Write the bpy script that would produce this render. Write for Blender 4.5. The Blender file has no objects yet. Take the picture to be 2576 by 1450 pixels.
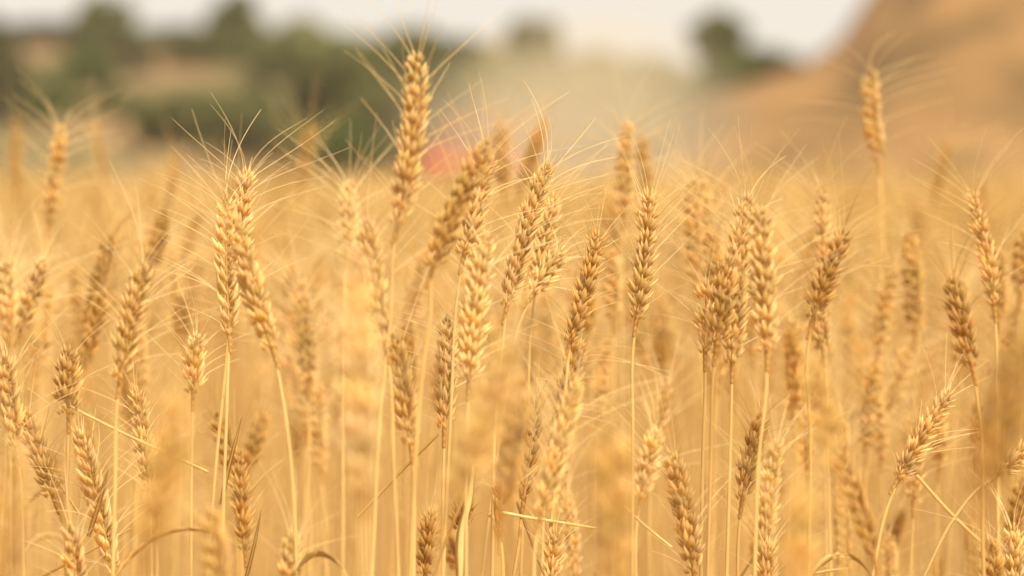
import bpy, math, random
import numpy as np
from mathutils import Vector, Matrix

random.seed(7); rng = np.random.default_rng(7)
S = bpy.context.scene
COL = S.collection
R = math.radians

# ------------------------------------------------------------------ camera
CAM_Z = 1.0
PITCH = R(2.53)
cam = bpy.data.cameras.new('camera'); cam_o = bpy.data.objects.new('camera', cam); COL.objects.link(cam_o)
cam_o.location = (0, 0, CAM_Z); cam_o.rotation_euler = (R(90) - PITCH, 0, 0)
cam.lens = 100; cam.sensor_width = 36; cam.clip_start = 0.05; cam.clip_end = 5000
cam.dof.use_dof = True; cam.dof.focus_distance = 2.2; cam.dof.aperture_fstop = 3.5
S.camera = cam_o

# ------------------------------------------------------------------ sky, sun, exposure
SUN_EL, SUN_AZ = R(52), R(150)      # azimuth clockwise from +Y: high, behind the camera on the right
w = bpy.data.worlds.new('World'); S.world = w; w.use_nodes = True
nt = w.node_tree; nt.nodes.clear()
sky = nt.nodes.new('ShaderNodeTexSky'); sky.sky_type = 'NISHITA'; sky.sun_disc = False
sky.sun_elevation = SUN_EL; sky.sun_rotation = SUN_AZ; sky.dust_density = 6; sky.air_density = 1
mx = nt.nodes.new('ShaderNodeMix'); mx.data_type = 'RGBA'; mx.inputs['Factor'].default_value = 0.93
mx.inputs['B'].default_value = (6.15, 5.75, 5.2, 1)          # bright even cloud veil
bg = nt.nodes.new('ShaderNodeBackground'); bg.inputs['Strength'].default_value = 0.1
wo = nt.nodes.new('ShaderNodeOutputWorld')
nt.links.new(sky.outputs[0], mx.inputs['A']); nt.links.new(mx.outputs['Result'], bg.inputs[0]); nt.links.new(bg.outputs[0], wo.inputs[0])
sl = bpy.data.lights.new('sun', 'SUN'); sl.energy = 4.7; sl.angle = R(16); sl.color = (1, 0.94, 0.82)
so = bpy.data.objects.new('sun', sl); COL.objects.link(so)
sd = Vector((math.sin(SUN_AZ) * math.cos(SUN_EL), math.cos(SUN_AZ) * math.cos(SUN_EL), math.sin(SUN_EL)))
so.rotation_euler = (-sd).to_track_quat('-Z', 'Y').to_euler(); so.location = (3, -4, 8)
S.view_settings.view_transform = 'Standard'; S.view_settings.look = 'None'
S.view_settings.exposure = 0.6; S.view_settings.gamma = 1
S.render.engine = 'CYCLES'
cy = S.cycles
cy.use_denoising = True; cy.max_bounces = 10; cy.diffuse_bounces = 6; cy.transmission_bounces = 6
cy.glossy_bounces = 2; cy.volume_bounces = 1; cy.volume_step_rate = 4; cy.volume_max_steps = 64
cy.sample_clamp_indirect = 6

# ------------------------------------------------------------------ helpers
PXM = 2576 * 100 / 36.0
CR = cam_o.rotation_euler.to_matrix()
def at(px, py, Y):
    """world point seen at photo position (px, py) (2576 px wide frame) and lying Y metres ahead"""
    d = CR @ Vector(((px - 1288) / PXM, (724.5 - py) / PXM, -1))
    return np.array([d.x * Y / d.y, Y, CAM_Z + d.z * Y / d.y])
def tag(o, label=None, cat=None, group=None, kind=None):
    if label: o['label'] = label
    if cat: o['category'] = cat
    if group: o['group'] = group
    if kind: o['kind'] = kind
    return o
def empty(name, loc):
    o = bpy.data.objects.new(name, None); COL.objects.link(o); o.location = loc
    o.empty_display_size = 0.05; return o
class MB:
    def __init__(s): s.v = []; s.q = []; s.t = []; s.c = []; s.n = 0
    def add(s, v, q=None, t=None, c=None):
        v = np.asarray(v, float)
        if q is not None and len(q): s.q.append(np.asarray(q, int) + s.n)
        if t is not None and len(t): s.t.append(np.asarray(t, int) + s.n)
        s.v.append(v); c = np.asarray(c if c is not None else (1, 1, 1), float)
        if c.ndim == 1: c = np.tile(c, (len(v), 1))
        s.c.append(c); s.n += len(v)
    def mesh(s, name, mat, smooth=True):
        V = np.concatenate(s.v).astype(np.float32); C = np.concatenate(s.c).astype(np.float32)
        Q = np.concatenate(s.q) if s.q else np.zeros((0, 4), int)
        T = np.concatenate(s.t) if s.t else np.zeros((0, 3), int)
        me = bpy.data.meshes.new(name)
        me.vertices.add(len(V)); me.vertices.foreach_set('co', V.ravel())
        li = np.concatenate([Q.ravel(), T.ravel()]).astype(np.int32)
        me.loops.add(len(li)); me.loops.foreach_set('vertex_index', li)
        me.polygons.add(len(Q) + len(T))
        ls = np.concatenate([np.arange(len(Q)) * 4, len(Q) * 4 + np.arange(len(T)) * 3]).astype(np.int32)
        me.polygons.foreach_set('loop_start', ls)
        me.update(calc_edges=True)
        if smooth: me.polygons.foreach_set('use_smooth', np.ones(len(Q) + len(T), bool))
        a = me.attributes.new('tone', 'FLOAT_COLOR', 'POINT')
        a.data.foreach_set('color', np.concatenate([C, np.ones((len(C), 1), np.float32)], 1).astype(np.float32).ravel())
        me.materials.append(mat); me.validate(); return me
    def obj(s, name, mat, parent=None, smooth=True):
        o = bpy.data.objects.new(name, s.mesh(name, mat, smooth)); COL.objects.link(o)
        if parent is not None: o.parent = parent
        return o
def norm(v): return v / (np.linalg.norm(v) + 1e-12)

# ------------------------------------------------------------------ materials
def straw(name, base, rough=0.5, trans=0.3, spec=0.35, nscale=220, nlo=0.72, nhi=1.15):
    m = bpy.data.materials.new(name); m.use_nodes = True; n = m.node_tree; n.nodes.clear(); L = n.links
    at_ = n.nodes.new('ShaderNodeAttribute'); at_.attribute_name = 'tone'
    tc = n.nodes.new('ShaderNodeTexCoord'); mp = n.nodes.new('ShaderNodeMapping'); mp.inputs['Scale'].default_value = (1, 1, 0.25)
    no = n.nodes.new('ShaderNodeTexNoise'); no.inputs['Scale'].default_value = nscale; no.inputs['Detail'].default_value = 3
    mr = n.nodes.new('ShaderNodeMapRange'); mr.inputs['From Min'].default_value = 0.3; mr.inputs['From Max'].default_value = 0.7
    mr.inputs['To Min'].default_value = nlo; mr.inputs['To Max'].default_value = nhi
    m1 = n.nodes.new('ShaderNodeMix'); m1.data_type = 'RGBA'; m1.blend_type = 'MULTIPLY'; m1.inputs['Factor'].default_value = 1
    m1.inputs['A'].default_value = (*base, 1)
    m2 = n.nodes.new('ShaderNodeVectorMath'); m2.operation = 'SCALE'
    p = n.nodes.new('ShaderNodeBsdfPrincipled'); p.inputs['Roughness'].default_value = rough; p.inputs['Specular IOR Level'].default_value = spec
    t = n.nodes.new('ShaderNodeBsdfTranslucent'); ms = n.nodes.new('ShaderNodeMixShader'); ms.inputs[0].default_value = trans
    out = n.nodes.new('ShaderNodeOutputMaterial')
    L.new(tc.outputs['Object'], mp.inputs[0]); L.new(mp.outputs[0], no.inputs['Vector']); L.new(no.outputs[0], mr.inputs[0])
    L.new(at_.outputs['Color'], m1.inputs['B']); L.new(m1.outputs['Result'], m2.inputs[0]); L.new(mr.outputs[0], m2.inputs['Scale'])
    L.new(m2.outputs[0], p.inputs['Base Color']); L.new(m2.outputs[0], t.inputs[0])
    L.new(p.outputs[0], ms.inputs[1]); L.new(t.outputs[0], ms.inputs[2]); L.new(ms.outputs[0], out.inputs[0])
    return m
M_EAR = straw('ripe_husk', (0.86, 0.615, 0.24), 0.5, 0.45, nlo=.84, nhi=1.08)
M_AWN = straw('dry_awn', (0.88, 0.69, 0.34), 0.4, 0.35, nscale=60, nlo=.9, nhi=1.1)
M_STEM = straw('dry_stem', (0.77, 0.53, 0.19), 0.42, 0.25, 0.5, nscale=90, nlo=.85, nhi=1.1)
M_FIELD = straw('field_straw', (0.87, 0.64, 0.265), 0.5, 0.42, nscale=40, nlo=.85, nhi=1.12)
def plain(name, c1, c2, scale=3, rough=0.9, detail=4, trans=0, bump=0):
    m = bpy.data.materials.new(name); m.use_nodes = True; n = m.node_tree; p = n.nodes['Principled BSDF']; L = n.links
    p.inputs['Roughness'].default_value = rough; p.inputs['Specular IOR Level'].default_value = 0.2
    tc = n.nodes.new('ShaderNodeTexCoord'); no = n.nodes.new('ShaderNodeTexNoise'); no.inputs['Scale'].default_value = scale; no.inputs['Detail'].default_value = detail
    cr = n.nodes.new('ShaderNodeValToRGB'); cr.color_ramp.elements[0].position = 0.38; cr.color_ramp.elements[1].position = 0.62
    cr.color_ramp.elements[0].color = (*c1, 1); cr.color_ramp.elements[1].color = (*c2, 1)
    L.new(tc.outputs['Object'], no.inputs['Vector']); L.new(no.outputs[0], cr.inputs[0]); L.new(cr.outputs[0], p.inputs['Base Color'])
    if bump:
        b = n.nodes.new('ShaderNodeBump'); b.inputs['Strength'].default_value = bump; b.inputs['Distance'].default_value = 0.3
        L.new(no.outputs[0], b.inputs['Height']); L.new(b.outputs[0], p.inputs['Normal'])
    if trans:
        o = n.nodes['Material Output']; t = n.nodes.new('ShaderNodeBsdfTranslucent'); ms = n.nodes.new('ShaderNodeMixShader'); ms.inputs[0].default_value = trans
        L.new(cr.outputs[0], t.inputs[0]); L.new(p.outputs[0], ms.inputs[1]); L.new(t.outputs[0], ms.inputs[2]); L.new(ms.outputs[0], o.inputs[0])
    return m

# ------------------------------------------------------------------ ground, hills
def sstep(a, b, x):
    t = np.clip((x - a) / (b - a), 0, 1); return t * t * (3 - 2 * t)
def wob(x, y, s, seed=0):
    r = np.random.default_rng(seed); o = 0
    for k in range(6):
        f = s * 1.7 ** k; a, b, c = r.uniform(0, 6.28, 3)
        o = o + np.sin(x * f * math.cos(a) + y * f * math.sin(a) + b) / 1.6 ** k
    return o / 2.2
def hill_z(x, y):
    crest = 11.2 - 5.2 * sstep(-4, 22, x) + 0.5 * wob(x, y * 0, 0.12, 3)
    t = np.clip((y - 120) / 125, 0, 1.0)
    back = 1 - 0.6 * sstep(250, 380, y)
    terr = 0.25 * np.sin(t * 30 + wob(x, y, 0.05, 5))          # terraces
    return (crest * (t ** 0.95) + terr * sstep(0, .1, t) * (1 - sstep(.9, 1, t))) * back - 0.05
def grid(name, fn, x0, x1, y0, y1, nx, ny, mat):
    X, Y = np.meshgrid(np.linspace(x0, x1, nx), np.linspace(y0, y1, ny))
    Z = fn(X, Y); V = np.stack([X, Y, Z], -1).reshape(-1, 3)
    i = np.arange((nx - 1) * (ny - 1)); r, c = i // (nx - 1), i % (nx - 1); a = r * nx + c
    mb = MB(); mb.add(V, q=np.stack([a, a + 1, a + nx + 1, a + nx], 1))
    return tag(mb.obj(name, mat), kind='structure')
M_SOIL = plain('stubble_soil', (0.30, 0.17, 0.07), (0.46, 0.29, 0.12), 6, bump=.3)
M_HILL = plain('terraced_slope', (0.095, 0.09, 0.03), (0.235, 0.135, 0.056), 0.085, detail=2)
M_BANK = plain('dry_earth', (0.10, 0.060, 0.021), (0.28, 0.150, 0.054), 0.2, detail=3, bump=.5)
mb = MB(); mb.add([(-240, -18, 0), (240, -18, 0), (240, 440, 0), (-240, 440, 0)], q=[(0, 1, 2, 3)])
tag(mb.obj('ground', M_SOIL), kind='structure')
grid('hillside', hill_z, -110, 90, 118, 400, 130, 120, M_HILL)
def bank_z(x, y):
    # steep bare bank: rises to the right, shoulder on its left
    xa = x * 110 / np.clip(y, 60, 200) * 1.0
    prof = np.interp(xa, [4.4, 6.6, 7.8, 9.6, 11.2, 12.7, 14.0, 17, 22, 34, 60], [0, 2.4, 3.9, 4.3, 4.9, 6.0, 8.0, 10.3, 12.5, 14, 14])
    t = sstep(84, 112, y) * (1 - sstep(150, 185, y))
    return prof * t + 0.35 * wob(x, y, .55, 9) * sstep(0, 2, prof) * t - 0.06
grid('earth_bank', bank_z, 4, 70, 80, 190, 160, 120, M_BANK)

# ------------------------------------------------------------------ wheat
def floret_template(nr, ns):
    ts = np.linspace(0, 1, nr)
    prof = np.sin(np.pi * np.clip(ts, 0, 1) ** 0.75) ** 0.8
    prof = np.interp(ts, [0, .12, .35, .6, .8, .93, 1], [.36, .80, 1.0, .74, .36, .13, .015])
    ang = np.linspace(0, 2 * np.pi, ns, endpoint=False)
    v = []
    for t, p in zip(ts, prof):
        keel = 1 + 0.18 * np.clip(np.cos(ang), 0, 1) ** 6
        v.append(np.stack([np.cos(ang) * p * .40 * keel + 0.10 * math.sin(t * 3.1), np.sin(ang) * p * .5, np.full(ns, t)], 1))
    v = np.concatenate(v); q = []
    for r in range(nr - 1):
        for k in range(ns): q.append((r * ns + k, r * ns + (k + 1) % ns, (r + 1) * ns + (k + 1) % ns, (r + 1) * ns + k))
    tt = np.repeat(ts, ns)
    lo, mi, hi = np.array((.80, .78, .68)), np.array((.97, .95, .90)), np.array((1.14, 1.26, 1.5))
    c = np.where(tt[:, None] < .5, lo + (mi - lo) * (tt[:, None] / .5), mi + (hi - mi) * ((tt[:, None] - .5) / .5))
    return v, np.array(q), c
FL_HI = floret_template(8, 8); FL_MD = floret_template(6, 6); FL_LO = floret_template(4, 4)
def add_floret(mb, T, P, D, O, ln, wd, tone):
    """D direction, O outward side"""
    D = norm(D); O = norm(O - D * np.dot(O, D)); Sd = np.cross(D, O)
    v, q, c = T
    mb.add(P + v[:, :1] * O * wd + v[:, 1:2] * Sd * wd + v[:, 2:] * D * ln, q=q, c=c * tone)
def add_tube(mb, pts, rad, ns=4, tone=(1, 1, 1), cap=False):
    pts = np.asarray(pts, float); n = len(pts); rad = np.broadcast_to(rad, (n,))
    tg = np.gradient(pts, axis=0); V = []
    ref = np.array([0.3, 0.9, 0.1])
    for i in range(n):
        t = norm(tg[i]); a = norm(np.cross(t, ref)); b = np.cross(t, a)
        th = np.arange(ns) * 2 * np.pi / ns
        V.append(pts[i] + rad[i] * (np.cos(th)[:, None] * a + np.sin(th)[:, None] * b))
    V = np.concatenate(V); q = [(r * ns + k, r * ns + (k + 1) % ns, (r + 1) * ns + (k + 1) % ns, (r + 1) * ns + k) for r in range(n - 1) for k in range(ns)]
    tone = np.asarray(tone, float)
    if tone.ndim == 2: tone = np.repeat(tone, ns, axis=0)
    mb.add(V, q=q, c=tone)
def awn_pts(P, D, axis, ln, curl, n=7):
    """starts along D, bends away from the axis (or towards it when curl < 0), droops slightly"""
    D = norm(D); out = D - axis * np.dot(D, axis); out = norm(out) if np.linalg.norm(out) > 1e-4 else norm(rng.normal(size=3))
    pts = [P]; d = D.copy(); k = rng.normal(0, .018, 3)
    for i in range(n - 1):
        u = i / (n - 1)
        d = norm(d + out * curl * (1 - u) * .55 + k + np.array([0, 0, -0.012]))
        pts.append(pts[-1] + d * ln / (n - 1))
    return np.array(pts)
def bez(P0, P1, P2, t):
    t = np.asarray(t)[:, None]; return (1 - t) ** 2 * P0 + 2 * t * (1 - t) * P1 + t * t * P2
def catmull(P, n):
    """smooth curve through the points, spaced by distance so that it never overshoots"""
    P = np.array(P, float); h = np.linalg.norm(np.diff(P, axis=0), axis=1) + 1e-9; D = np.diff(P, axis=0) / h[:, None]
    m = np.empty_like(P); m[0] = D[0]; m[-1] = D[-1]
    for i in range(1, len(P) - 1): m[i] = (D[i - 1] * h[i] + D[i] * h[i - 1]) / (h[i - 1] + h[i])
    out = []
    for i in range(len(h)):
        for u in np.linspace(0, 1, n, endpoint=False):
            out.append((2*u**3-3*u*u+1)*P[i] + (u**3-2*u*u+u)*h[i]*m[i] + (-2*u**3+3*u*u)*P[i+1] + (u**3-u*u)*h[i]*m[i+1])
    out.append(P[-1]); return np.array(out)

def ear_geo(B, Cc, Tp, rot, spread=1.0, awn=0.065, lod=1, fat=1.0, tone=1.0, curl=.5, sparse=0.0, asym=0.0):
    """spine bezier B (base) - Cc - Tp (tip); returns rachis MB, list of spikelet MBs, list of awn MBs"""
    fat = fat * 1.17; L = np.linalg.norm(Tp - B); n = max(9, int(round(L / 0.0050)))
    tp = FL_HI if lod == 2 else FL_MD if lod == 1 else FL_LO
    ts = np.linspace(0, .95, n); pts = bez(B, Cc, Tp, ts)
    tg = 2 * (1 - ts)[:, None] * (Cc - B) + 2 * ts[:, None] * (Tp - Cc)
    rach = MB(); add_tube(rach, bez(B, Cc, Tp, np.linspace(0, .96, 10)), np.linspace(.0013, .0006, 10), 5 if lod else 3, (.8, .7, .55))
    spk, awn_l = [], []
    tone = np.asarray(tone) * np.ones(3)
    view = np.array([math.cos(rot), math.sin(rot), 0.0])
    for i in range(n):
        A = norm(tg[i]); X = norm(view - A * np.dot(view, A)); Y = np.cross(A, X)
        side = 1 if i % 2 else -1
        u = i / (n - 1)
        size = np.interp(u, [0, .08, .25, .7, .93, 1], [.6, .85, 1.05, .95, .74, .6]) * rng.uniform(.93, 1.07)
        if u > .97: side = 0
        if rng.random() < sparse and 0.05 < u < .95: continue
        P = pts[i] + X * side * .0012 * fat
        lean = rng.normal(.37, .09) if side else 0
        m = MB(); am = []
        tj = tone * rng.uniform(.86, 1.12) * np.array([1, rng.uniform(.96, 1.03), rng.uniform(.9, 1.08)])
        base = norm(A + X * side * lean)
        ln = .0130 * size * rng.uniform(.9, 1.12); wd = .0035 * size * fat
        fl = [(-.44, 0, .95), (.44, 0, .95), (-.15, .0018, 1.03), (.17, .0032, .9)]
        if lod == 0: fl = [(-.4, 0, 1.0), (.4, 0, 1.0), (0, .0026, .98)]
        if lod < 0: fl = [(-.3, 0, 1.05), (.3, 0, 1.05)]
        for j, (fa, up, sc) in enumerate(fl):
            fa2 = fa + rng.normal(0, .11)
            D = norm(base + Y * math.tan(fa2) * .95 + rng.normal(0, .07, 3)); up = up + rng.normal(0, .0008)
            Pf = P + A * up + Y * fa * .0042 * fat + X * side * (.0011 + (.0014 if j == 2 else 0))
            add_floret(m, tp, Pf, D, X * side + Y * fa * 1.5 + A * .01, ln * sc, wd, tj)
            la = awn * np.interp(u, [0, .2, .8, 1], [.62, .95, 1.08, 1.05]) * rng.uniform(.72, 1.12)
            pr = (.72 if lod >= 0 else .9) * (.68 if j < 2 else .3)
            dirx = (X * side + Y * fa * 2)[0]
            if asym: pr *= (1 + asym * np.sign(dirx)) if abs(dirx) > .1 else 1
            if rng.random() < pr or u > .97:
                am.append((Pf + D * ln * sc * .96, norm(D + (norm(D - A * np.dot(D, A)) * (.10 + .5 * spread * (1 - .55 * u)) if side else 0)), A, la))
        if lod > 0:      # glumes hugging the spikelet
            for fa in (-.66, .66):
                fa *= rng.uniform(.8, 1.45)
                D = norm(base * 1.05 + Y * math.tan(fa) * .62 + X * side * .12)
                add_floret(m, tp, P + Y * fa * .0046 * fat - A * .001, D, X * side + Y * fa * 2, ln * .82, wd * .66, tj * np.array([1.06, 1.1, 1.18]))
        if m.n: spk.append(m)
        for (Pa, Da, Ax, la) in am:
            a = MB(); k = {2: 9, 1: 7, 0: 4, -1: 3}[lod]
            pp = awn_pts(Pa, Da, Ax, la, curl * rng.uniform(.3, 1.5) * spread * .5, k)
            add_tube(a, pp, np.linspace(.00034, .00012, k) * (1 if lod > 0 else 1.15), 3, tone * rng.uniform(.85, 1.15)); awn_l.append(a)
    return rach, spk, awn_l
def merge(ms):
    o = MB()
    for m in ms:
        for v, c in zip(m.v, m.c): o.v.append(v); o.c.append(c)
        for q in m.q: o.q.append(q + o.n)
        for t in m.t: o.t.append(t + o.n)
        o.n += m.n
    return o
def shift(m, d):
    m.v = [v - d for v in m.v]; return m
def stem_mb(way, B, T, r=.00125, lod=1, tone=1.0, neck=True):
    """stem along waypoints up to the ear base B, arriving along direction T; the last centimetres darker and ridged"""
    hd = np.linalg.norm(np.asarray(way[-1]) - B); P = [*way, B - norm(T * .65 + norm(B - np.asarray(way[-1])) * .35) * min(.022, .3 * hd), B]
    P = catmull(P, 7 if lod else 3); n = len(P)
    rr = np.linspace(r * 1.25, r * .72, n); tone = np.asarray(tone) * np.ones(3)
    c = np.ones((n, 3)) * tone
    mb = MB(); add_tube(mb, P, rr, 6 if lod else 3, c)
    if neck and lod:
        k = 9; Q = np.linspace(B - T * .016, B + T * .004, k)
        add_tube(mb, Q, np.array([1.0, 1.45, 1.1, 1.6, 1.15, 1.75, 1.25, 1.9, 1.2]) * r * .95, 6, np.array([(.80, .66, .5) if j % 2 else (.58, .44, .28) for j in range(k)]) * tone)
    return mb
TONES = {'n': (1, 1, 1), 'p': (1.10, 1.17, 1.3), 'd': (.76, .64, .44), 'm': (.88, .80, .62), 'y': (1.0, .97, .82)}  # m and d: darker husks, and painted shade on a few ears

def leaf_mb(P0, T0, ln, az, tone, droop):
    m = MB(); n = 11; V = []; d = norm(T0 + .5 * np.array([math.cos(az), math.sin(az), 0])); p = P0.copy(); tw = rng.uniform(-2, 2)
    for i in range(n):
        u = i / (n - 1); wd = .0024 * min(1, .35 + u * 3) * (1 - u ** 2.2) + .0002
        s_ = norm(np.cross(d, (math.cos(az + 1.5 + tw * u), math.sin(az + 1.5 + tw * u), .3))); f = norm(np.cross(d, s_))
        V += [p - s_ * wd + f * wd * .5, p - f * wd * .15, p + s_ * wd + f * wd * .5, p + f * wd * .02]
        d = norm(d + np.array([math.cos(az) * .10, math.sin(az) * .10, -droop * (.1 + u * .35)])); p = p + d * ln / (n - 1)
    q = [(i * 4 + k, i * 4 + (k + 1) % 4, i * 4 + 4 + (k + 1) % 4, i * 4 + 4 + k) for i in range(n - 1) for k in range(4)]
    m.add(V, q=q, c=tone); return m
def stalk(tip, base, d, sx=None, bend=0, rot=None, spread=1.0, awn=.065, tone='n', fat=1.0, curl=.5, sparse=0, asym=0, way=None,
          label=None, group=None, dz=0.0, split=None):
    Tp = at(*tip, d + dz); B = at(*base, d); L = np.linalg.norm(Tp - B)
    dirv = norm(Tp - B); perp = norm(np.cross(dirv, (0, -1, 0)))
    mid = (Tp + B) / 2 - perp * bend * d / PXM
    T = norm(mid - B)
    coc = abs(d - 2.2) / d
    lod = 2 if coc < .045 else 1 if coc < .3 else 0
    if split is None: split = coc < .035
    if rot is None: rot = rng.uniform(0, math.pi)
    lean = (base[0] - tip[0]) / max(60, base[1] - tip[1])
    if sx is None: sx = base[0] + lean * .28 * max(150, 1450 - base[1])
    if way is None:
        yb = max(1450, base[1] + 260)
        M = at(sx, yb, d)
        if base[1] < 900: W = [at(sx * .62 + base[0] * .38, (yb + base[1]) / 2 - 20, d)]
        else: W = []
    else:
        W = [at(x, y, d + (e[0] if e else 0)) for (x, y, *e) in way][::-1]; M = W[0]; W = W[1:]
    nxt = W[0] if W else B
    g = norm(M - nxt); g = norm(g * np.array([.5, .5, 1])) if g[2] < -.1 else np.array([0, 0, -1.])
    G = M + g * (M[2] / -g[2]); G[2] = 0
    root = empty('wheat_stalk', tuple(G))
    tag(root, label, 'wheat', group)
    tn = np.array(TONES[tone])
    st = shift(stem_mb([G, M, *W], B, T, .00135 * (1.1 if d < 1.8 else 1), 1, (tn + 1) / 2 * rng.uniform(.93, 1.05)), G)
    st.obj('stem', M_STEM, root)
    if B[2] > .72 and rng.random() < .5:
        zc = rng.uniform(.5, B[2] - .14); sv = np.concatenate(st.v) + G; pc = sv[np.argmin(abs(sv[:, 2] - zc))]
        shift(leaf_mb(pc, np.array([0, 0, 1.]), rng.uniform(.06, .12), rng.choice([0, math.pi]) + rng.normal(0, .6), np.array((.92, .86, .76)) * rng.uniform(.75, 1.1), rng.uniform(.3, 2.2)), G).obj('leaf', M_STEM, root)
    r, sp, aw = ear_geo(B, mid, Tp, rot, spread, awn, lod, fat, tn, curl, sparse, asym)
    for m in [r, *sp, *aw]: shift(m, G)
    if split:
        e = r.obj('ear', M_EAR, root)
        for m in sp: m.obj('spikelet', M_EAR, e)
        for m in aw: m.obj('awn', M_AWN, e)
    else:
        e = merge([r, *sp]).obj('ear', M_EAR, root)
        if aw: merge(aw).obj('beard', M_AWN, e)
    return root

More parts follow.
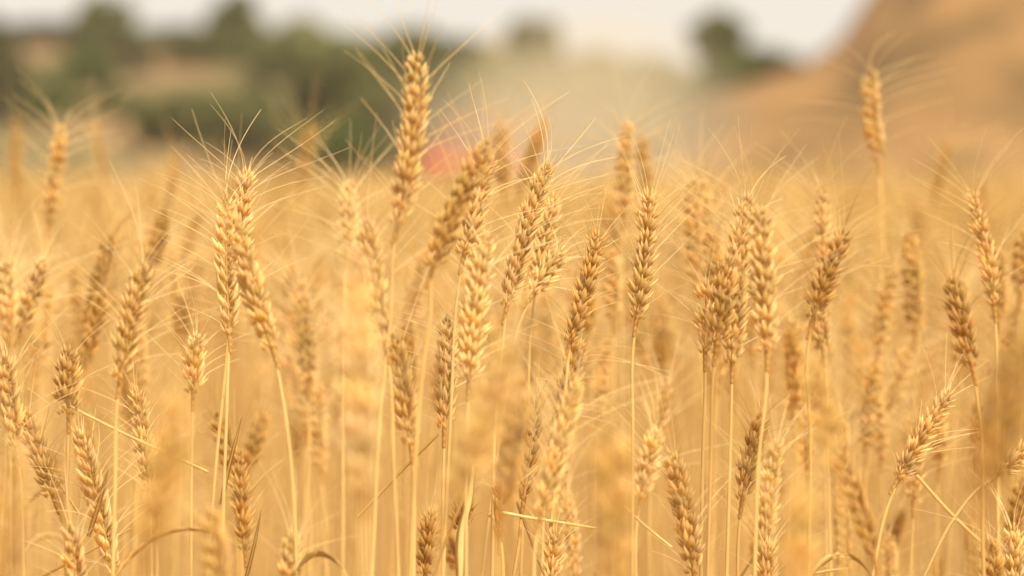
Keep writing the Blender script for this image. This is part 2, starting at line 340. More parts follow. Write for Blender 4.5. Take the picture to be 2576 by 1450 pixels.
G_SHARP = 'wheat stalks in the plane of focus'; G_FRONT = 'blurred wheat stalks close to the camera'; G_BACK = 'blurred wheat stalks behind the sharp ones'
F = 'F'; Bk = 'B'; Sh = 'S'; GR = {F: G_FRONT, Bk: G_BACK, Sh: G_SHARP}
H = [
 # (group, label, tip, base, depth, options)
 (Sh, 'tallest golden wheat ear of all, rising above the treetops left of centre', (1048,135), (1001,560), 2.0, dict(way=[(985,760),(960,1010),(935,1450)], bend=-24, rot=.9, spread=.7, awn=.062, curl=.2, fat=1.05)),
 (Bk, 'tall lone wheat ear standing against the bare earth bank on the right', (2188,178), (2208,402), 2.78, dict(sx=2216, bend=8, rot=.5, spread=2.0, awn=.075, curl=.8, fat=1.1)),
 (Sh, 'shaded dark ear leaning right, just right of the tallest ear', (1222,360), (1090,672), 1.97, dict(way=[(1084,760),(1060,960),(1032,1450)], bend=12, tone='m', rot=.7, spread=.7, awn=.055, curl=.25, fat=1.1)),  # darker tone paints the shade on this ear into its colour
 (Sh, 'sharp ear half hidden behind the shaded leaning ear', (1226,395), (1168,640), 2.14, dict(rot=1.2, spread=.9, asym=.5)),
 (Sh, 'long sharp ear leaning right with wiry awns on its right side, centre of field', (1378,410), (1276,768), 2.18, dict(way=[(1268,830),(1250,1000),(1238,1450)], bend=10, rot=.5, asym=.5, awn=.06, spread=.9)),
 (Sh, 'ear crossing close behind the long central leaning ear, lower right of it', (1392,500), (1352,700), 2.3, dict(rot=1.2, spread=.8, tone='n')),
 (Sh, 'sharp slender ear with loose grain and stiff awns fanning right, right of centre', (1502,592), (1436,858), 2.2, dict(way=[(1430,900),(1412,1080),(1372,1450)], bend=-10, rot=1.5, spread=.8, awn=.055, tone='m', fat=.95)),
 (Bk, 'bushy ear crossing directly below the sharp slender ear, long level awns', (1462,865), (1396,1075), 2.26, dict(rot=.6, spread=2.0, awn=.06, curl=.9, split=False)),
 (Sh, 'upright sharp ear with awns hugging it, alone on a straight stem right of centre', (1634,482), (1602,798), 2.2, dict(way=[(1595,850),(1592,1100),(1590,1450)], bend=-8, rot=1.35, spread=.25, awn=.055, curl=.1)),
 (Bk, 'blurred upright ear peeking into the dust, right of the long central ear', (1575,312), (1568,540), 2.68, dict(rot=1.2, spread=1.5, awn=.06)),
 (Bk, 'faint ear close behind the blurred upright ear in the dust', (1612,350), (1628,480), 3.05, dict(tone='m', spread=1.4)),
 (Bk, 'brown blurred ear leaning right in front of the dust, above the long central ear', (1368,305), (1312,478), 2.95, dict(tone='m', rot=.4)),
 (Bk, 'brown blurred ear near the red machine, left of the leaning brown one', (1258,325), (1268,480), 2.9, dict(tone='m', rot=.9)),
 (Sh, 'sharp pale ear at the left of the crossed trio, awns fanned wide', (568,492), (577,838), 2.18, dict(way=[(575,900),(568,1100),(556,1450)], bend=6, rot=.4, spread=1.1, tone='p', awn=.065, asym=-.3)),
 (Sh, 'sharp ear at the back of the crossed trio, its top awn pointing straight up', (622,432), (600,700), 2.25, dict(way=[(590,760),(560,1000),(520,1450)], bend=10, rot=1.3, spread=1.3, awn=.07)),
 (Sh, 'soft golden ear at the front of the crossed trio, leaning left over the sharp ears', (585,545), (684,876), 2.04, dict(way=[(700,940),(728,1130),(748,1450)], bend=8, rot=.9, spread=1.0, awn=.07)),
 (Sh, 'stout golden ear left of the crossed trio, its beard fanned right', (362,668), (303,950), 2.05, dict(way=[(296,1000),(290,1200),(284,1450)], bend=8, rot=.8, spread=1.1, awn=.07)),
 (Sh, 'short sharp brown ear at the left, touched by the end of a broken straw', (170,890), (172,1040), 2.15, dict(way=[(172,1080),(168,1250),(166,1450)], rot=1.1, spread=.9, awn=.045, tone='m', fat=1.2)),
 (Sh, 'small pale ear standing between the stout ear and the crossed trio', (492,850), (486,985), 2.27, dict(rot=.9, tone='p', awn=.045, spread=.7)),
 (Bk, 'long dark blurred ear on the left leaning right, behind the stout ear', (276,592), (212,925), 2.62, dict(tone='d', rot=.9, bend=8)),  # shade on this ear is put into its dark tone
 (Bk, 'dark blurred ear beside the top of the stout ear', (412,538), (384,680), 2.75, dict(tone='d', rot=.6)),  # dark tone stands in for shade falling on this ear
 (Bk, 'pale blurred ear reaching over the field edge at the far left', (155,318), (122,560), 2.75, dict(tone='n', spread=1.6, awn=.06)),
 (Bk, 'faint blurred ear right of the pale one at the far left', (240,312), (262,450), 3.5, dict(tone='n')),
 (Bk, 'faint ochre ear in the upper left corner of the field', (40,310), (42,480), 3.4, dict(tone='m')),
 (Bk, 'faint ear rising in front of the dark bushes left of the tallest ear', (782,318), (758,480), 3.3, dict(tone='m')),
 (Bk, 'faint tip of an ear in front of the large round bush', (436,385), (432,540), 3.6, dict(tone='m')),
 (Bk, 'pale ear with a ragged top just left of the tallest ear', (880,462), (872,640), 2.5, dict(tone='p', spread=1.0)),
 (Sh, 'soft heavy ear curving down under the tallest ear', (922,560), (968,862), 2.0, dict(rot=1.0, bend=10, sx=1002, spread=.8)),
 (Sh, 'soft ear lower down, right of the heavy curving ear', (992,850), (1032,1115), 2.06, dict(rot=.7, sx=1040, spread=.8)),
 (F, 'huge melted pale ear nearest the camera, left of centre', (893,640), (912,1235), 1.48, dict(rot=1.2, tone='p', fat=1.75, sx=915, awn=.05)),
 (F, 'large melted ear leaning right in front of the centre', (1300,850), (1128,1285), 1.46, dict(rot=.9, tone='n', fat=1.4, awn=.05)),
 (F, 'blurred heavy ear below centre in front of a dark thin ear', (1312,960), (1262,1290), 1.72, dict(rot=.4, tone='m', sx=1250, awn=.05)),
 (Sh, 'bright full ear in the very centre with a ruffled top', (1222,598), (1180,955), 2.04, dict(rot=1.1, tone='p', bend=10, sx=1172, spread=1.3, awn=.06, fat=1.15)),
 (Sh, 'soft pale ear leaning right beside the blurred heavy ear', (1448,965), (1362,1290), 1.98, dict(rot=.5, tone='p', spread=.6, sx=1345, fat=.85)),
 (Sh, 'thin dark sharp ear squeezed behind the blurred heavy ear', (1350,1012), (1318,1255), 2.2, dict(rot=.1, tone='d', fat=.75, awn=.04, way=[(1312,1300),(1305,1370),(1292,1450)])),
 (Sh, 'plump sharp ear at the bottom right of centre bending right', (1690,1145), (1745,1440), 2.12, dict(rot=.8, tone='n', bend=-8, way=[(1752,1500),(1760,1700)], awn=.055, spread=.6, fat=1.1)),
 (Sh, 'fat soft ear at the front right of the tall cluster right of centre', (1910,525), (1928,880), 2.02, dict(rot=1.2, tone='n', sx=1898, fat=1.15, spread=1.2)),
 (Sh, 'pale bearded ear at the back of the tall cluster right of centre', (1880,490), (1842,912), 2.13, dict(rot=.8, tone='n', bend=16, sx=1828, spread=1.0, fat=1.1)),
 (Sh, 'small broken sharp ear at the left of the tall cluster', (1776,722), (1774,885), 2.19, dict(rot=1.4, tone='n', way=[(1774,940),(1768,1150),(1764,1450)], sparse=.25, spread=.8, awn=.05)),
 (Sh, 'dark ear tucked into the left side of the tall cluster', (1830,660), (1802,870), 2.1, dict(rot=.7, tone='m', fat=1.1, spread=.7)),
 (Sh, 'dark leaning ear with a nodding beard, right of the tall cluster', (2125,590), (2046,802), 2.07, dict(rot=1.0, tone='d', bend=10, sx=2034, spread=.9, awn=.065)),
 (Bk, 'slim blurred ear left behind the dark leaning ear', (2066,468), (2074,790), 2.5, dict(rot=1.5, tone='n', fat=.8)),
 (Bk, 'thin ear curving right near the right edge', (2442,485), (2500,765), 2.36, dict(rot=1.5, tone='n', bend=-14, fat=.8, sx=2512, asym=-.3)),
 (Sh, 'soft brown ear under the thin curving ear at the right edge', (2396,712), (2444,918), 2.06, dict(rot=.7, tone='d', sx=2475, spread=1.4, awn=.065, asym=-.4)),
 (Bk, 'blurred ear between the thin curving ear and the right edge', (2508,640), (2510,800), 2.55, dict(tone='m')),
 (Bk, 'pale pinkish blurred ear low on the right', (2292,858), (2242,1005), 2.75, dict(tone='p', rot=1)),
 (Sh, 'sharp ear leaning right on a curved stem at the lower right', (2388,990), (2262,1200), 2.2, dict(rot=1.0, tone='n', bend=6, way=[(2248,1235),(2225,1300),(2195,1450)], awn=.045, spread=.3, fat=.85)),
 (Sh, 'nodding ear at the right edge on a long arched stem', (2640,1085), (2512,1192), 2.2, dict(rot=.5, tone='n', way=[(2470,1222),(2400,1305),(2325,1450)], awn=.05)),
 (F, 'blurred orange ear at the lower right, upper of two in line', (2045,925), (2098,1165), 1.62, dict(rot=.4, tone='y', fat=.9, sx=2120, awn=.05)),
 (Sh, 'soft orange ear at the lower right, lower of two in line', (2118,1150), (2195,1392), 1.93, dict(rot=.3, tone='m', fat=.8, bend=-6, way=[(2210,1450),(2225,1600)])),
 (Sh, 'narrow pale ear behind two straight stems, lower right of centre', (1952,1112), (1918,1390), 2.36, dict(rot=.8, tone='p', fat=.9, spread=.5)),
 (Sh, 'dark ear hanging along a straight stem under the fat soft ear', (1916,1048), (1868,1255), 2.15, dict(rot=.6, tone='d', fat=.85, bend=8, awn=.04, spread=.6)),
 (F, 'huge brown smear of an ear at the right edge, nearest the camera', (2570,850), (2478,1240), 1.36, dict(rot=.4, tone='d', sx=2440, fat=1.6)),
 (Bk, 'faint brown ear high on the right below the lone ear', (2388,350), (2352,500), 3.5, dict(tone='m')),
 (Sh, 'pale sharp ear at the left edge above a brown one', (14,905), (40,1120), 2.13, dict(rot=.7, tone='n', bend=6, sx=60)),
 (Sh, 'sharp brown ear at the left edge bending down right', (62,1040), (132,1245), 2.17, dict(rot=1.3, tone='m', way=[(150,1290),(165,1350),(176,1450)], spread=.5, awn=.05)),
 (Sh, 'long pale sharp ear with many husks at the lower left', (198,1085), (285,1440), 2.15, dict(rot=.6, tone='p', bend=-6, way=[(290,1490),(300,1600)], asym=.5, awn=.055)),
 (Sh, 'slim ear between the long pale ear and the stout ear stem', (343,985), (374,1235), 2.24, dict(rot=1.2, tone='n', fat=.85, bend=-6, spread=.5, awn=.045)),
 (Bk, 'dark soft ear behind the crossed trio stems', (548,1050), (590,1200), 2.42, dict(tone='d', rot=.7)),
 (Bk, 'long thin ear right of the trio stems near the bottom', (598,1140), (616,1380), 2.3, dict(tone='m', rot=1.3, fat=.8, spread=.6)),
 (F, 'blurred orange ear at the bottom, below the crossed trio', (533,1290), (556,1560), 1.75, dict(tone='y', rot=.7, way=[(560,1650),(562,1800)])),
 (Sh, 'small ear at the bottom left corner, half out of frame', (180,1332), (196,1500), 2.08, dict(tone='n', rot=.5, way=[(198,1550),(200,1700)])),
 (F, 'huge melted ochre ear at the lower left, nearest the camera', (450,1010), (372,1400), 1.4, dict(fat=1.4, tone='y', rot=1, sx=365)),
 (F, 'huge melted pale ear in the bottom left corner', (22,1130), (18,1500), 1.42, dict(fat=1.4, tone='n', rot=.4, way=[(20,1600),(20,1800)])),
 (Sh, 'stubby dark ear with a striped husk, bottom centre', (1166,1245), (1158,1330), 2.18, dict(tone='d', rot=1.2, awn=.02, way=[(1160,1370),(1162,1450)])),
 (Sh, 'slim ear wrapped in its own awns, bottom centre left', (1082,1300), (1070,1440), 2.2, dict(tone='m', rot=1.5, spread=.1, awn=.04, way=[(1070,1470),(1068,1600)])),
 (Sh, 'small ear at the bottom edge right of centre, curved awn on its left', (1394,1345), (1384,1500), 2.17, dict(tone='n', rot=1.4, fat=.8, spread=.4, awn=.04, way=[(1384,1520),(1380,1700)])),
 (Sh, 'small upright ear at the bottom edge under the dark hanging ear', (1932,1375), (1926,1500), 2.2, dict(tone='n', rot=.9, fat=.9, spread=.8, awn=.05, way=[(1926,1520),(1924,1700)])),
 (Sh, 'withered thin ear under the blurred heavy ear', (1262,1215), (1258,1345), 2.16, dict(tone='m', rot=0, fat=.6, awn=.03, sparse=.3, way=[(1262,1380),(1266,1450)])),
 (Sh, 'tousled ear left of the bright central ear, level awns on its left', (1128,800), (1118,1075), 2.17, dict(tone='n', rot=.6, spread=1.7, asym=-.5, awn=.055, curl=.7, split=False)),
 (Bk, 'blurred ear tip right of the upright sharp ear stem', (1655,800), (1666,935), 3.0, dict(tone='d', rot=1.0)),
 (Bk, 'pale blurred ear left of the upright sharp ear', (1540,640), (1542,800), 2.65, dict(tone='n')),
 (Bk, 'dark blurred ear fragment between the stout ear and the trio', (452,755), (462,860), 2.8, dict(tone='d', rot=.5)),
 (Bk, 'pale blurred ear at the left edge of the field', (15,665), (22,830), 2.5, dict(tone='p')),
 (Bk, 'blurred ear leaning right between the left edge and the dark long ear', (108,660), (52,830), 2.45, dict(tone='n', rot=.8)),
 (Bk, 'second blurred ear under the dark long ear, left', (262,740), (215,900), 2.5, dict(tone='m', rot=.5)),
 (F, 'huge melted pale ear at the bottom, right of centre', (1538,1080), (1545,1480), 1.42, dict(fat=1.4, tone='y', rot=.5, way=[(1545,1550),(1545,1800)])),
 (F, 'huge melted ochre ear at the bottom between centre and right', (2012,1230), (2010,1600), 1.42, dict(fat=1.4, tone='y', rot=.9, way=[(2010,1650),(2010,1900)])),
 (Sh, 'blurred pair of ears in the bottom right corner, left one', (2490,1370), (2500,1520), 2.1, dict(tone='m', rot=.5, way=[(2500,1550),(2500,1700)])),
 (Sh, 'blurred pair of ears in the bottom right corner, right one', (2548,1340), (2556,1500), 2.14, dict(tone='p', rot=.9, way=[(2556,1550),(2556,1700)])),
 (Bk, 'bronze ear at the right edge under the nodding ear', (2572,1210), (2545,1370), 2.45, dict(tone='d', rot=.5)),
 (Bk, 'pale leaning ear behind the plump sharp ear, bottom right of centre', (1648,1090), (1612,1250), 2.4, dict(tone='p', rot=.8)),
 (Bk, 'brown blurred ear low on the right, left of the arched stem', (2262,1290), (2240,1380), 2.7, dict(tone='d', rot=.8)),
 (Bk, 'soft ear low between the trio and the huge pale ear', (660,1050), (620,1190), 2.6, dict(tone='m', rot=.8)),
 (Bk, 'pale blurred ear at the bottom under the huge pale ear', (735,1350), (720,1480), 2.45, dict(tone='p', rot=.8)),
 (Bk, 'ear cut by the right edge, halfway up', (2572,590), (2566,740), 2.6, dict(tone='m', rot=.6)),
 (Bk, 'ear base showing under the dark leaning ear', (2060,800), (2070,880), 2.4, dict(tone='n', rot=.6, awn=.02)),
 (Bk, 'dark ear blurred low under the bushy ear, bottom centre', (1120,1350), (1150,1430), 2.5, dict(tone='d', rot=.6, awn=.02)),
 (Sh, 'blurred pale ear right behind the long central leaning ear', (1408,640), (1345,735), 2.27, dict(tone='p', rot=.8, awn=.03)),
]
for (g, lab, tip, base, d, o) in H:
    stalk(tip, base, d, label=lab, group=GR[g], **o)

# straight stems whose ears are above or hidden, and bent straws / dry leaves
def straw_piece(name, label, cat, pts, d, r0, r1, tone=(1, 1, 1), flat=False, group=None):
    P = catmull([at(x, y, d + (e[0] if e else 0)) for (x, y, *e) in pts], 8); o0 = P[0].copy(); mb = MB()
    n = len(P)
    if flat:
        tg = np.gradient(P, axis=0); V = []; hw = np.interp(np.linspace(0, 1, n), [0, .15, .7, 1], [r0 * .7, r0, r0 * .7, r1])
        for i in range(n):
            t = norm(tg[i]); a = norm(np.cross(t, (0.1, -1, .15))); f = norm(np.cross(t, a))
            V += [P[i] - a * hw[i] + f * hw[i] * .35, P[i] - f * hw[i] * .15, P[i] + a * hw[i] + f * hw[i] * .35, P[i] + f * hw[i] * .02]
        q = [(i * 4 + k, i * 4 + (k + 1) % 4, i * 4 + 4 + (k + 1) % 4, i * 4 + 4 + k) for i in range(n - 1) for k in range(4)]
        mb.add(np.array(V) - o0, q=q, c=tone)
    else: add_tube(mb, P - o0, np.linspace(r0, r1, n), 6, tone)
    o = mb.obj(name, M_STEM, None); o.location = tuple(o0); tag(o, label, cat, group); return o
GS = 'broken straws lying across the stalks'
straw_piece('broken_straw', 'long broken straw slanting down right from the short brown ear at the left', 'straw', [(162,1015,-.03),(300,1085,-.02),(430,1145,0),(520,1186,.02)], 2.18, .0011, .0014, group=GS)
straw_piece('broken_straw', 'pale broken straw lying almost level under the blurred heavy ear', 'straw', [(1232,1298,0),(1250,1290,-.01),(1330,1302,-.01),(1500,1329,.02)], 2.2, .0016, .0011, (1.05,1.05,1.05), group=GS)
straw_piece('broken_straw', 'long straw slanting up right behind the stems left of centre', 'straw', [(900,1300,.04),(1000,1195,.04),(1102,1092,.03)], 2.2, .0013, .0012, (.85,.8,.7), group=GS)
straw_piece('broken_straw', 'straw slanting down right into the plump sharp ear', 'straw', [(1568,1272,.02),(1625,1325,0),(1690,1378,-.01)], 2.2, .001, .0014, group=GS)
straw_piece('broken_straw', 'straw slanting down right behind the arched stem at the lower right', 'straw', [(2305,1195,.08),(2390,1290,.08),(2490,1385,.08)], 2.2, .0013, .0016, (.95,.9,.85), group=GS)
straw_piece('broken_straw', 'straw slanting down right beside the sharp brown ear at the left edge', 'straw', [(72,1080,0),(140,1200,0),(200,1295,0)], 2.2, .0011, .0013, (.85,.8,.72), group=GS)
straw_piece('broken_straw', 'thin straw rising right from the bottom left corner', 'straw', [(90,1460,0),(220,1390,0),(330,1330,0)], 2.2, .0012, .0006, (.8,.72,.6), group=GS)
straw_piece('broken_straw', 'short dark straw leaning right below the bushy straw tangle, bottom centre', 'straw', [(1090,1450,.0),(1130,1340,-.02),(1172,1240,-.03)], 2.1, .0014, .001, (.8,.72,.6), group=GS)
GL = 'dry blade leaves among the stalks'
straw_piece('dry_leaf', 'narrow brown leaf blade pointing up along the trio stems', 'leaf', [(556,1270),(572,1190),(590,1120),(608,1050)], 2.2, .0019, .0002, (.62,.5,.34), True, GL)
straw_piece('dry_leaf', 'narrow brown leaf blade crossing the long pale ear', 'leaf', [(222,1350),(245,1280),(262,1220),(272,1180)], 2.12, .0018, .0002, (.62,.5,.34), True, GL)
straw_piece('dry_leaf', 'brown leaf blade at the bottom right of the crossed trio stems', 'leaf', [(618,1460),(640,1370),(658,1280)], 2.25, .0016, .0002, (.6,.5,.36), True, GL)
straw_piece('dry_leaf', 'broad pale papery leaf standing at the bottom centre', 'leaf', [(1158,1460),(1162,1340),(1182,1250),(1190,1170)], 2.16, .0042, .002, (1.15,1.2,1.3), True, GL)
straw_piece('dry_leaf', 'thin dark leaf blade slanting down right under the level straw', 'leaf', [(1300,1262,.03),(1325,1330,.03),(1372,1460,.03)], 2.2, .0012, .0004, (.55,.47,.36), True, GL)
straw_piece('dry_leaf', 'curved leaf tip pointing right at the bottom edge, lower right', 'leaf', [(1960,1462),(2060,1440),(2140,1428)], 2.1, .0014, .0002, (.95,.9,.8), True, GL)
straw_piece('dry_leaf', 'dark thin leaf crossing behind the small upright ear at the bottom', 'leaf', [(1858,1462),(1890,1410),(1925,1360)], 2.25, .001, .0002, (.6,.5,.36), True, GL)

# ---- filler stalks: eight patterns copied
def pattern(k, lod):
    L = random.uniform(.058, .10); h = 0.80
    B = np.array([0, 0, h]); ln = random.uniform(-.35, .35)
    Tp = B + np.array([math.sin(ln) * L, random.uniform(-.1, .1) * L, math.cos(ln) * L]); mid = (B + Tp) / 2 + np.array([-.004 * np.sign(ln), 0, .002])
    T = norm(mid - B)
    tn = np.array(TONES[random.choice('nnnnppmmdy')])
    st = stem_mb([np.array([-.05 * ln, 0, 0.]), np.array([-.05 * ln, 0, .4])], B, T, .0012, 1 if lod >= 1 else 0, tn * .5 + .5)
    r, sp, aw = ear_geo(B, mid, Tp, random.uniform(0, 3.1), random.uniform(.5, 1.4), random.uniform(.05, .07), lod, random.uniform(.75, 1.1), tn, .5)
    return st, merge([r, *sp]), merge(aw)
PAT = []
for k in range(10):
    st, ea, aw = pattern(k, 1)
    PAT.append((st.mesh('stem', M_STEM), ea.mesh('ear', M_EAR), aw.mesh('beard', M_AWN)))
def place(x, y, tipz, k, label, group):
    root = empty('wheat_stalk', (x, y, 0)); tag(root, label, 'wheat', group)
    s = tipz / .885; root.scale = (1, 1, s) if abs(s - 1) < .0 else (s, s, s)
    root.rotation_euler = (random.gauss(0, .05), random.gauss(0, .06), random.uniform(0, 6.28))
    a, b, c = PAT[k]
    o1 = bpy.data.objects.new('stem', a); o2 = bpy.data.objects.new('ear', b); o3 = bpy.data.objects.new('beard', c)
    for o in (o1, o2, o3): COL.objects.link(o)
    o1.parent = root; o2.parent = root; o3.parent = o2
nf = 0
while nf < 22:      # lower ears inside the sharp zone: tips below the middle of the frame
    y = random.uniform(2.42, 2.75); x = random.uniform(-.2, .2) * y
    ty = random.uniform(950, 1500); p = at(0, ty, y)
    place(x, y, p[2], random.randrange(10), 'low golden wheat ear among the stems beneath the sharp ears', 'low ears between the sharp stalks'); nf += 1
nf = 0
while nf < 195:
    y = 2.6 + 1.5 * random.random() ** 1.4 ; x = random.uniform(-.205, .205) * y
    tz = min(random.gauss(.865, .05), .985)
    place(x, y, tz, random.randrange(10), 'soft blurred golden wheat ear in the crowd behind the sharp ears', 'blurred ears crowding behind the sharp stalks'); nf += 1

# ---- the rest of the crop as one mass
LOW = []
for k in range(12):
    st, ea, aw = pattern(k, 0 if k < 4 else -1); LOW.append(merge([st, ea, aw]))
    m = LOW[-1]; LOW[-1] = (np.concatenate(m.v), np.concatenate(m.q), np.concatenate(m.c))
def crop(y0, y1, dens, half, lods):
    pts = []
    n = int(dens * (y1 - y0) * (half(y0) + half(y1)))
    while len(pts) < n:
        y = y0 + (y1 - y0) * random.random()
        if random.random() > half(y) / half(y1): continue
        pts.append((random.uniform(-half(y), half(y)), y, random.choice(lods)))
    return pts
pts = crop(4.1, 7, 240, lambda y: .2 * y + .35, range(0, 12)) + crop(7, 11.5, 150, lambda y: .2 * y + .6, range(4, 12))
# thinner crop either side and in front, out of the picture, that fills the field and its light
for _ in range(2600):
    y = random.uniform(1.0, 6); x = random.choice((-1, 1)) * (random.uniform(.21, .21) * y + .12 + random.random() ** 1.5 * 1.6); pts.append((x, y, random.choice(range(4, 12))))
fm = MB()
for (x, y, k) in pts:
    v, q, c = LOW[k]; a = random.uniform(0, 6.28); s = min(random.gauss(.865, .06), 1.03) / .885
    if y > 8: s = min(s, 1.06)
    sw = 1 if y < 14 else 1.6
    M = Matrix.Rotation(random.gauss(0, .05), 3, 'X') @ Matrix.Rotation(random.gauss(0, .06), 3, 'Y') @ Matrix.Rotation(a, 3, 'Z')
    vv = v.copy(); vv[:, :2] *= sw
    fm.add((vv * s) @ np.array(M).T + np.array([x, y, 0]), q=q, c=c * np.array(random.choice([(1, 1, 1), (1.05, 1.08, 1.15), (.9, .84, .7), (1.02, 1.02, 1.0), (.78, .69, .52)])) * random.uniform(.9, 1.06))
print('field verts', fm.n)
tag(fm.obj('wheat_crop', M_FIELD, smooth=True), 'dense golden crop stretching to the field edge', 'wheat', kind='stuff')

# ------------------------------------------------------------------ trees and bushes
def leafmat(name, a, b): return plain(name, a, b, 1.3, .75, 3, trans=.25)
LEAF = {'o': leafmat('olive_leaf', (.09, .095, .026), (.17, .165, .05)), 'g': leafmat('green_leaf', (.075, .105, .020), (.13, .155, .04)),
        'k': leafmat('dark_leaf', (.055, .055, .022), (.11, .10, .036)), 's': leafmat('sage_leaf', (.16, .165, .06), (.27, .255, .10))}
M_BARK = plain('bark', (.10, .07, .045), (.18, .13, .09), 4)
def ground_under(px, py, y0=125, y1=240):
    for Y in np.linspace(y0, y1, 120):
        p = at(px, py, Y)
        if hill_z(p[0], Y) >= p[2]: return Y
    return y1
def tree(cx, cy, w_, h_, kind, name, cat, label, group=None, Y=None, trunk=True, n=None, z_fn=hill_z):
    if Y is None: Y = ground_under(cx, cy + h_ / 2)
    w_ *= 1.38; h_ *= 1.32; c = at(cx, cy, Y); sx, sz = w_ / 2 * Y / PXM, h_ / 2 * Y / PXM
    g = float(z_fn(c[0], Y)); g = max(g, 0)
    root = empty(name, (c[0], Y, g)); tag(root, label, cat, group)
    n = n or 4200; r = np.random.default_rng(int(cx * 7 + cy))
    # clumps spread through the crown
    nc = 16; cd = r.normal(size=(nc, 3)); cd /= np.linalg.norm(cd, axis=1)[:, None]; cc = cd * r.uniform(.35, .78, (nc, 1)); cs = r.uniform(.28, .48, nc)
    k = r.integers(0, nc, n); dd = r.normal(size=(n, 3)); dd /= np.linalg.norm(dd, axis=1)[:, None]
    p = cc[k] + dd * (cs[k] * r.uniform(.35, 1, n) ** .5)[:, None]
    p = p * np.array([sx, (sx + sz) / 2 * .9, sz]); rad = (sx + sz) * .06; sx *= 1.12; sz *= 1.12
    a = r.normal(size=(n, 3)); a /= np.linalg.norm(a, axis=1)[:, None]; b = np.cross(a, r.normal(size=(n, 3))); b /= np.linalg.norm(b, axis=1)[:, None]
    rs = rad * r.uniform(.6, 1.5, (n, 1))
    V = np.stack([p - a * rs, p - b * rs * .6, p + a * rs, p + b * rs * .6], 1).reshape(-1, 3)
    mb = MB(); mb.add(V + np.array([0, 0, c[2] - g]), q=np.arange(n * 4).reshape(-1, 4)); mb.obj('crown', LEAF[kind], root, smooth=False)
    if trunk:
        t = MB(); hh = c[2] - g; tr = max(.08, sx * .09)
        add_tube(t, [(0, 0, -.2), (tr * .5, 0, hh * .35), (0, 0, hh * .8), (.1 * sx, 0, hh)], [tr * 1.3, tr, tr * .7, tr * .3], 8)
        for q_ in range(4):
            e = cc[q_] * np.array([sx, sx, sz]); add_tube(t, [(0, 0, hh * .6), tuple(e * .5 + np.array([0, 0, hh * .85])), tuple(e + np.array([0, 0, hh]))], [tr * .5, tr * .35, tr * .12], 6)
        t.obj('trunk', M_BARK, root)
    return root
tree(-14, 190, 110, 240, 'k', 'tree', 'tree', 'dark tree cut by the left edge of the picture')
tree(252, 62, 120, 150, 'o', 'tree', 'tree', 'round treetop on the skyline at the upper left, nearest the left edge', 'trees on the skyline')
tree(602, 64, 105, 130, 'o', 'tree', 'tree', 'treetop on the skyline above the pink slope, second from the left', 'trees on the skyline')
tree(215, 178, 125, 100, 'g', 'bush', 'bush', 'bright green round bush on the left slope')
tree(352, 166, 66, 52, 'k', 'bush', 'bush', 'small dark bush right of the bright green bush', trunk=False)
tree(492, 292, 300, 160, 'o', 'bush', 'bush', 'large olive bush at the foot of the left slope')
tree(415, 320, 130, 110, 'k', 'bush', 'bush', 'dark bush at the left side of the large olive bush')
tree(118, 272, 150, 70, 'g', 'bush', 'bush', 'low dark green bush behind the pale ear at the far left')
tree(16, 275, 90, 70, 'o', 'bush', 'bush', 'low olive bush at the left edge behind the crop')
tree(60, 84, 210, 46, 'k', 'hedge', 'hedge', 'dark hedge on the skyline in the upper left corner', trunk=False, n=3000)
tree(430, 94, 230, 44, 'k', 'hedge', 'hedge', 'dark hedge on the skyline between the two round treetops', trunk=False, n=3000)
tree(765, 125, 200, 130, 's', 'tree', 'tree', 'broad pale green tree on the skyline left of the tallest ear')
tree(845, 235, 250, 200, 'o', 'tree', 'tree', 'big olive tree directly left of the tallest ear')
tree(850, 390, 200, 150, 'g', 'bush', 'bush', 'green bush low between the large olive bush and the tallest ear')
tree(740, 350, 130, 130, 'o', 'bush', 'bush', 'olive bush right of the large olive bush')
tree(1050, 165, 260, 160, 'o', 'tree', 'tree', 'wide dark tree behind the tip of the tallest ear')
tree(1010, 320, 180, 200, 'o', 'tree', 'tree', 'green tree behind the middle of the tallest ear')
tree(1360, 140, 120, 170, 'o', 'tree', 'tree', 'tall tree in the dust, its top alone on the skyline')
tree(1400, 300, 220, 210, 'o', 'tree', 'tree', 'hazy tree low in the dust under the tall one')
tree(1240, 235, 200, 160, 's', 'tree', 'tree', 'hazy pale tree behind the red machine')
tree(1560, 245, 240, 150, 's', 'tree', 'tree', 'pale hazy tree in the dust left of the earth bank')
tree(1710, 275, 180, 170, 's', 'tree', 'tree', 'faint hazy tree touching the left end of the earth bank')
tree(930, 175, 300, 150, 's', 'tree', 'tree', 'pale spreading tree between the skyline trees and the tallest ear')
tree(690, 150, 150, 110, 'o', 'tree', 'tree', 'olive tree right of the second round treetop')
tree(930, 330, 220, 180, 'o', 'tree', 'tree', 'dull green tree low at the left of the tallest ear')
tree(1150, 185, 170, 150, 'o', 'tree', 'tree', 'tree fading into the dust right of the tallest ear')
tree(300, 115, 190, 60, 'o', 'bush', 'bush', 'olive scrub under the round treetop at the upper left', trunk=False)
tree(520, 140, 200, 60, 'o', 'bush', 'bush', 'olive scrub below the dark skyline hedge', trunk=False)
tree(610, 360, 130, 90, 'k', 'bush', 'bush', 'dark scrub behind the upright awn of the crossed trio', trunk=False)
tree(60, 205, 90, 80, 'o', 'bush', 'bush', 'olive bush right of the dark tree at the left edge', trunk=False)
tree(1240, 300, 300, 200, 'o', 'tree', 'tree', 'dust veiled olive tree directly behind the red machine')
tree(1480, 180, 200, 90, 'o', 'tree', 'tree', 'low tree in the dust right of the tall dusty tree')
tree(1640, 210, 200, 100, 'o', 'tree', 'tree', 'low tree in the dust below the round lone tree')
tree(1530, 360, 240, 120, 'o', 'bush', 'bush', 'green bush in the dust behind the blurred upright ear')
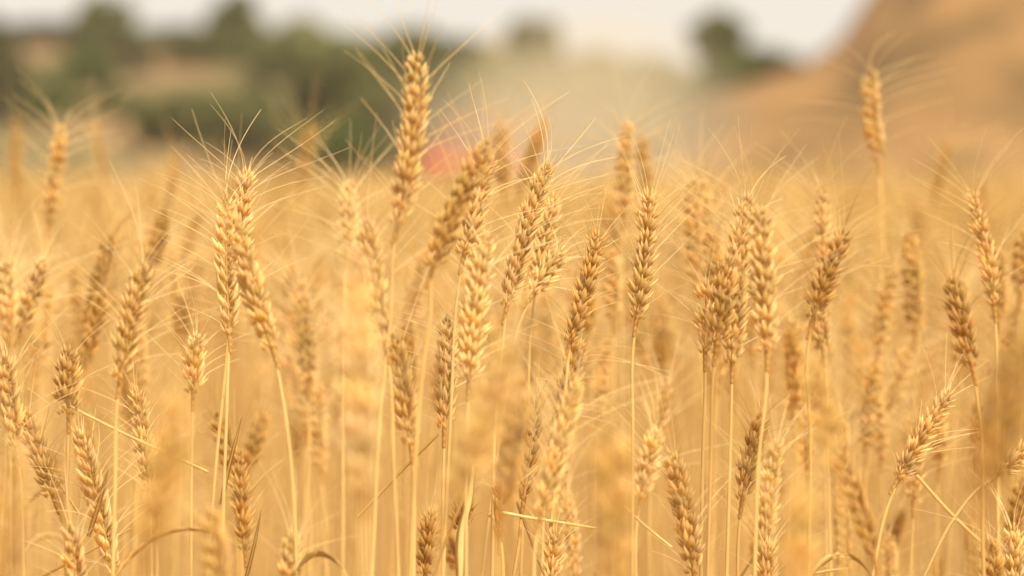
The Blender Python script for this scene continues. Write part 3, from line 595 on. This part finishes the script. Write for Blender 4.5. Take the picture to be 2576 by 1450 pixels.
tree(1120, 130, 150, 60, 'o', 'tree', 'tree', 'dark treetop just right of the tip of the tallest ear')
tree(1190, 215, 200, 120, 'g', 'tree', 'tree', 'green tree half lost in dust above the red machine')
tree(1700, 330, 170, 120, 'o', 'bush', 'bush', 'olive bush at the foot of the left end of the earth bank')
tree(300, 268, 120, 70, 'o', 'bush', 'bush', 'olive bush between the low green bush and the large olive bush')
tree(640, 255, 110, 70, 'o', 'bush', 'bush', 'olive bush on the pink slope left of the big olive tree')
tree(130, 225, 110, 45, 'o', 'bush', 'bush', 'low scrub left of the bright green round bush', trunk=False)
YB = 135
tree(1797, 92, 118, 100, 'o', 'tree', 'tree', 'round tree alone against the sky, left of the earth bank', Y=YB, z_fn=lambda x, y: 1.5)
tree(1832, 205, 110, 120, 'g', 'bush', 'bush', 'green bush under the round lone tree', Y=YB - 25, z_fn=lambda x, y: 1.0)
tree(1900, 165, 160, 60, 'o', 'bush', 'bush', 'low dark bush on the shoulder of the earth bank', Y=YB - 5, z_fn=bank_z)
tree(2300, 20, 150, 130, 'k', 'bush', 'bush', 'dark scrub on the steep edge at the top of the earth bank', Y=108, z_fn=bank_z, trunk=False)

# ------------------------------------------------------------------ red harvesting machine in its dust
def mat1(name, c, rough=.4, metal=0):
    m = plain(name, tuple(x * .9 for x in c), c, 2, rough); m.node_tree.nodes['Principled BSDF'].inputs['Metallic'].default_value = metal; return m
M_RED = mat1('red_paint', (.50, .03, .02)); M_BLK = mat1('rubber', (.03, .03, .03), .8); M_GLS = mat1('cab_glass', (.05, .06, .07), .1); M_GRY = mat1('grey_metal', (.3, .3, .3), .5, .6)
def box(mb, x0, x1, y0, y1, z0, z1, tx=0.0):
    v = [(x, y, z) for z in (z0, z1) for y in (y0, y1) for x in (x0, x1)]
    v = [((x * (1 - tx) if z == z1 else x), (y * (1 - tx) if z == z1 else y), z) for x, y, z in v]
    mb.add(v, q=[(0, 2, 3, 1), (4, 5, 7, 6), (0, 1, 5, 4), (2, 6, 7, 3), (0, 4, 6, 2), (1, 3, 7, 5)])
def wheel(x, y, r, wd, root):
    mb = MB(); n = 24; th = np.arange(n) * 2 * np.pi / n
    prof = [(-wd / 2, r * .55), (-wd / 2, r * .93), (-wd * .35, r), (wd * .35, r), (wd / 2, r * .93), (wd / 2, r * .55)]
    V = np.concatenate([np.stack([np.full(n, a), np.cos(th) * b, np.sin(th) * b], 1) for a, b in prof])
    q = [(i * n + k, i * n + (k + 1) % n, (i + 1) * n + (k + 1) % n, (i + 1) * n + k) for i in range(5) for k in range(n)]
    mb.add(V + np.array([x, y, r]), q=q); t = mb.obj('wheel', M_BLK, root)
    m2 = MB(); V = np.concatenate([np.stack([np.full(n, a), np.cos(th) * b, np.sin(th) * b], 1) for a, b in [(-wd * .3, .001), (-wd * .3, r * .56), (wd * .3, r * .56), (wd * .3, .001)]])
    m2.add(V + np.array([x, y, r]), q=[(i * n + k, i * n + (k + 1) % n, (i + 1) * n + (k + 1) % n, (i + 1) * n + k) for i in range(3) for k in range(n)]); m2.obj('rim', M_GRY, t)
hp = at(1192, 480, 108)
hv = empty('harvester', (hp[0], 108, 0)); tag(hv, 'red harvesting machine working in its own dust beyond the field', 'harvester')
b = MB(); box(b, -1.25, 1.25, -.2, 4.6, .75, 2.15); box(b, -1.1, 1.1, 1.2, 4.2, 2.15, 2.55, .12); o = b.obj('body', M_RED, hv, False)
md = o.modifiers.new('bevel', 'BEVEL'); md.width = .06; md.segments = 2
b = MB(); box(b, -.75, .75, -1.1, -.1, 1.1, 2.35, .05); o = b.obj('cab', M_RED, hv, False)
b = MB(); box(b, -.66, .66, -1.125, -1.0, 1.35, 2.2); b.obj('windscreen', M_GLS, o, False)
b = MB(); box(b, -.85, .85, -1.25, 0, 2.36, 2.46); b.obj('roof', M_RED, o, False)
b = MB(); box(b, -2.0, 2.0, -2.7, -2.2, .2, .95); add_tube(b, [(-1.95, -2.9, .9), (1.95, -2.9, .9)], .42, 8); o = b.obj('header', M_RED, hv, False)
b = MB(); box(b, -.4, .4, -2.2, -1.0, .5, 1.1); b.obj('feeder_housing', M_GRY, hv, False)
b = MB(); add_tube(b, [(1.2, .6, 1.9), (1.9, 1.0, 2.3), (2.8, 3.2, 2.45)], .14, 8); b.obj('unloading_auger', M_RED, hv)
for (x, y, r_) in ((-1.3, -.2, .75), (1.3, -.2, .75), (-1.15, 3.9, .5), (1.15, 3.9, .5)): wheel(x, y, r_, .5, hv)

# ------------------------------------------------------------------ dust cloud (real scattering volume)
def dust(cx, cy, Y, rx, ry, rz, dens):
    c = at(cx, cy, Y)
    mb = MB(); n, m_ = 32, 16; V = []
    for i in range(m_ + 1):
        ph = math.pi * i / m_
        for k in range(n):
            a = 2 * math.pi * k / n; V.append((rx * math.sin(ph) * math.cos(a), ry * math.sin(ph) * math.sin(a), rz * math.cos(ph)))
    q = [(i * n + k, (i + 1) * n + k, (i + 1) * n + (k + 1) % n, i * n + (k + 1) % n) for i in range(m_) for k in range(n)]
    mat = bpy.data.materials.new('dust'); mat.use_nodes = True; t = mat.node_tree; t.nodes.clear(); L = t.links
    out = t.nodes.new('ShaderNodeOutputMaterial'); pv = t.nodes.new('ShaderNodeVolumePrincipled')
    pv.inputs['Color'].default_value = (.84, .73, .52, 1); pv.inputs['Anisotropy'].default_value = 0.1
    tc = t.nodes.new('ShaderNodeTexCoord'); mp = t.nodes.new('ShaderNodeMapping'); mp.inputs['Scale'].default_value = (1 / rx, 1 / ry, 1 / rz)
    ln = t.nodes.new('ShaderNodeVectorMath'); ln.operation = 'LENGTH'
    mr = t.nodes.new('ShaderNodeMapRange'); mr.interpolation_type = 'SMOOTHSTEP'; mr.inputs['From Min'].default_value = 1.0; mr.inputs['From Max'].default_value = 0.25
    mr.inputs['To Min'].default_value = 0; mr.inputs['To Max'].default_value = dens
    L.new(tc.outputs['Object'], mp.inputs[0]); L.new(mp.outputs[0], ln.inputs[0]); L.new(ln.outputs['Value'], mr.inputs['Value'])
    L.new(mr.outputs[0], pv.inputs['Density']); L.new(pv.outputs[0], out.inputs['Volume'])
    mb.add(V, q=q); o = mb.obj('dust_cloud', mat); o.location = tuple(c)
    tag(o, 'pale dust cloud drifting off the working machine between the left slope and the earth bank', 'dust', kind='stuff'); return o
dust(1500, 320, 92, 5.9, 12, 4.7, .08)
dust(1230, 330, 92, 4.4, 9, 3.2, .04)
mb = MB(); box(mb, -250, 250, -25, 450, -1.2, 24)
hm = bpy.data.materials.new('haze'); hm.use_nodes = True; t = hm.node_tree; t.nodes.clear()
ho = t.nodes.new('ShaderNodeOutputMaterial'); hv_ = t.nodes.new('ShaderNodeVolumePrincipled'); hv_.inputs['Color'].default_value = (.90, .82, .66, 1)
hv_.inputs['Density'].default_value = 0.0003; t.links.new(hv_.outputs[0], ho.inputs['Volume'])
tag(mb.obj('haze', hm, smooth=False), kind='stuff')
print('objects', len(bpy.data.objects))
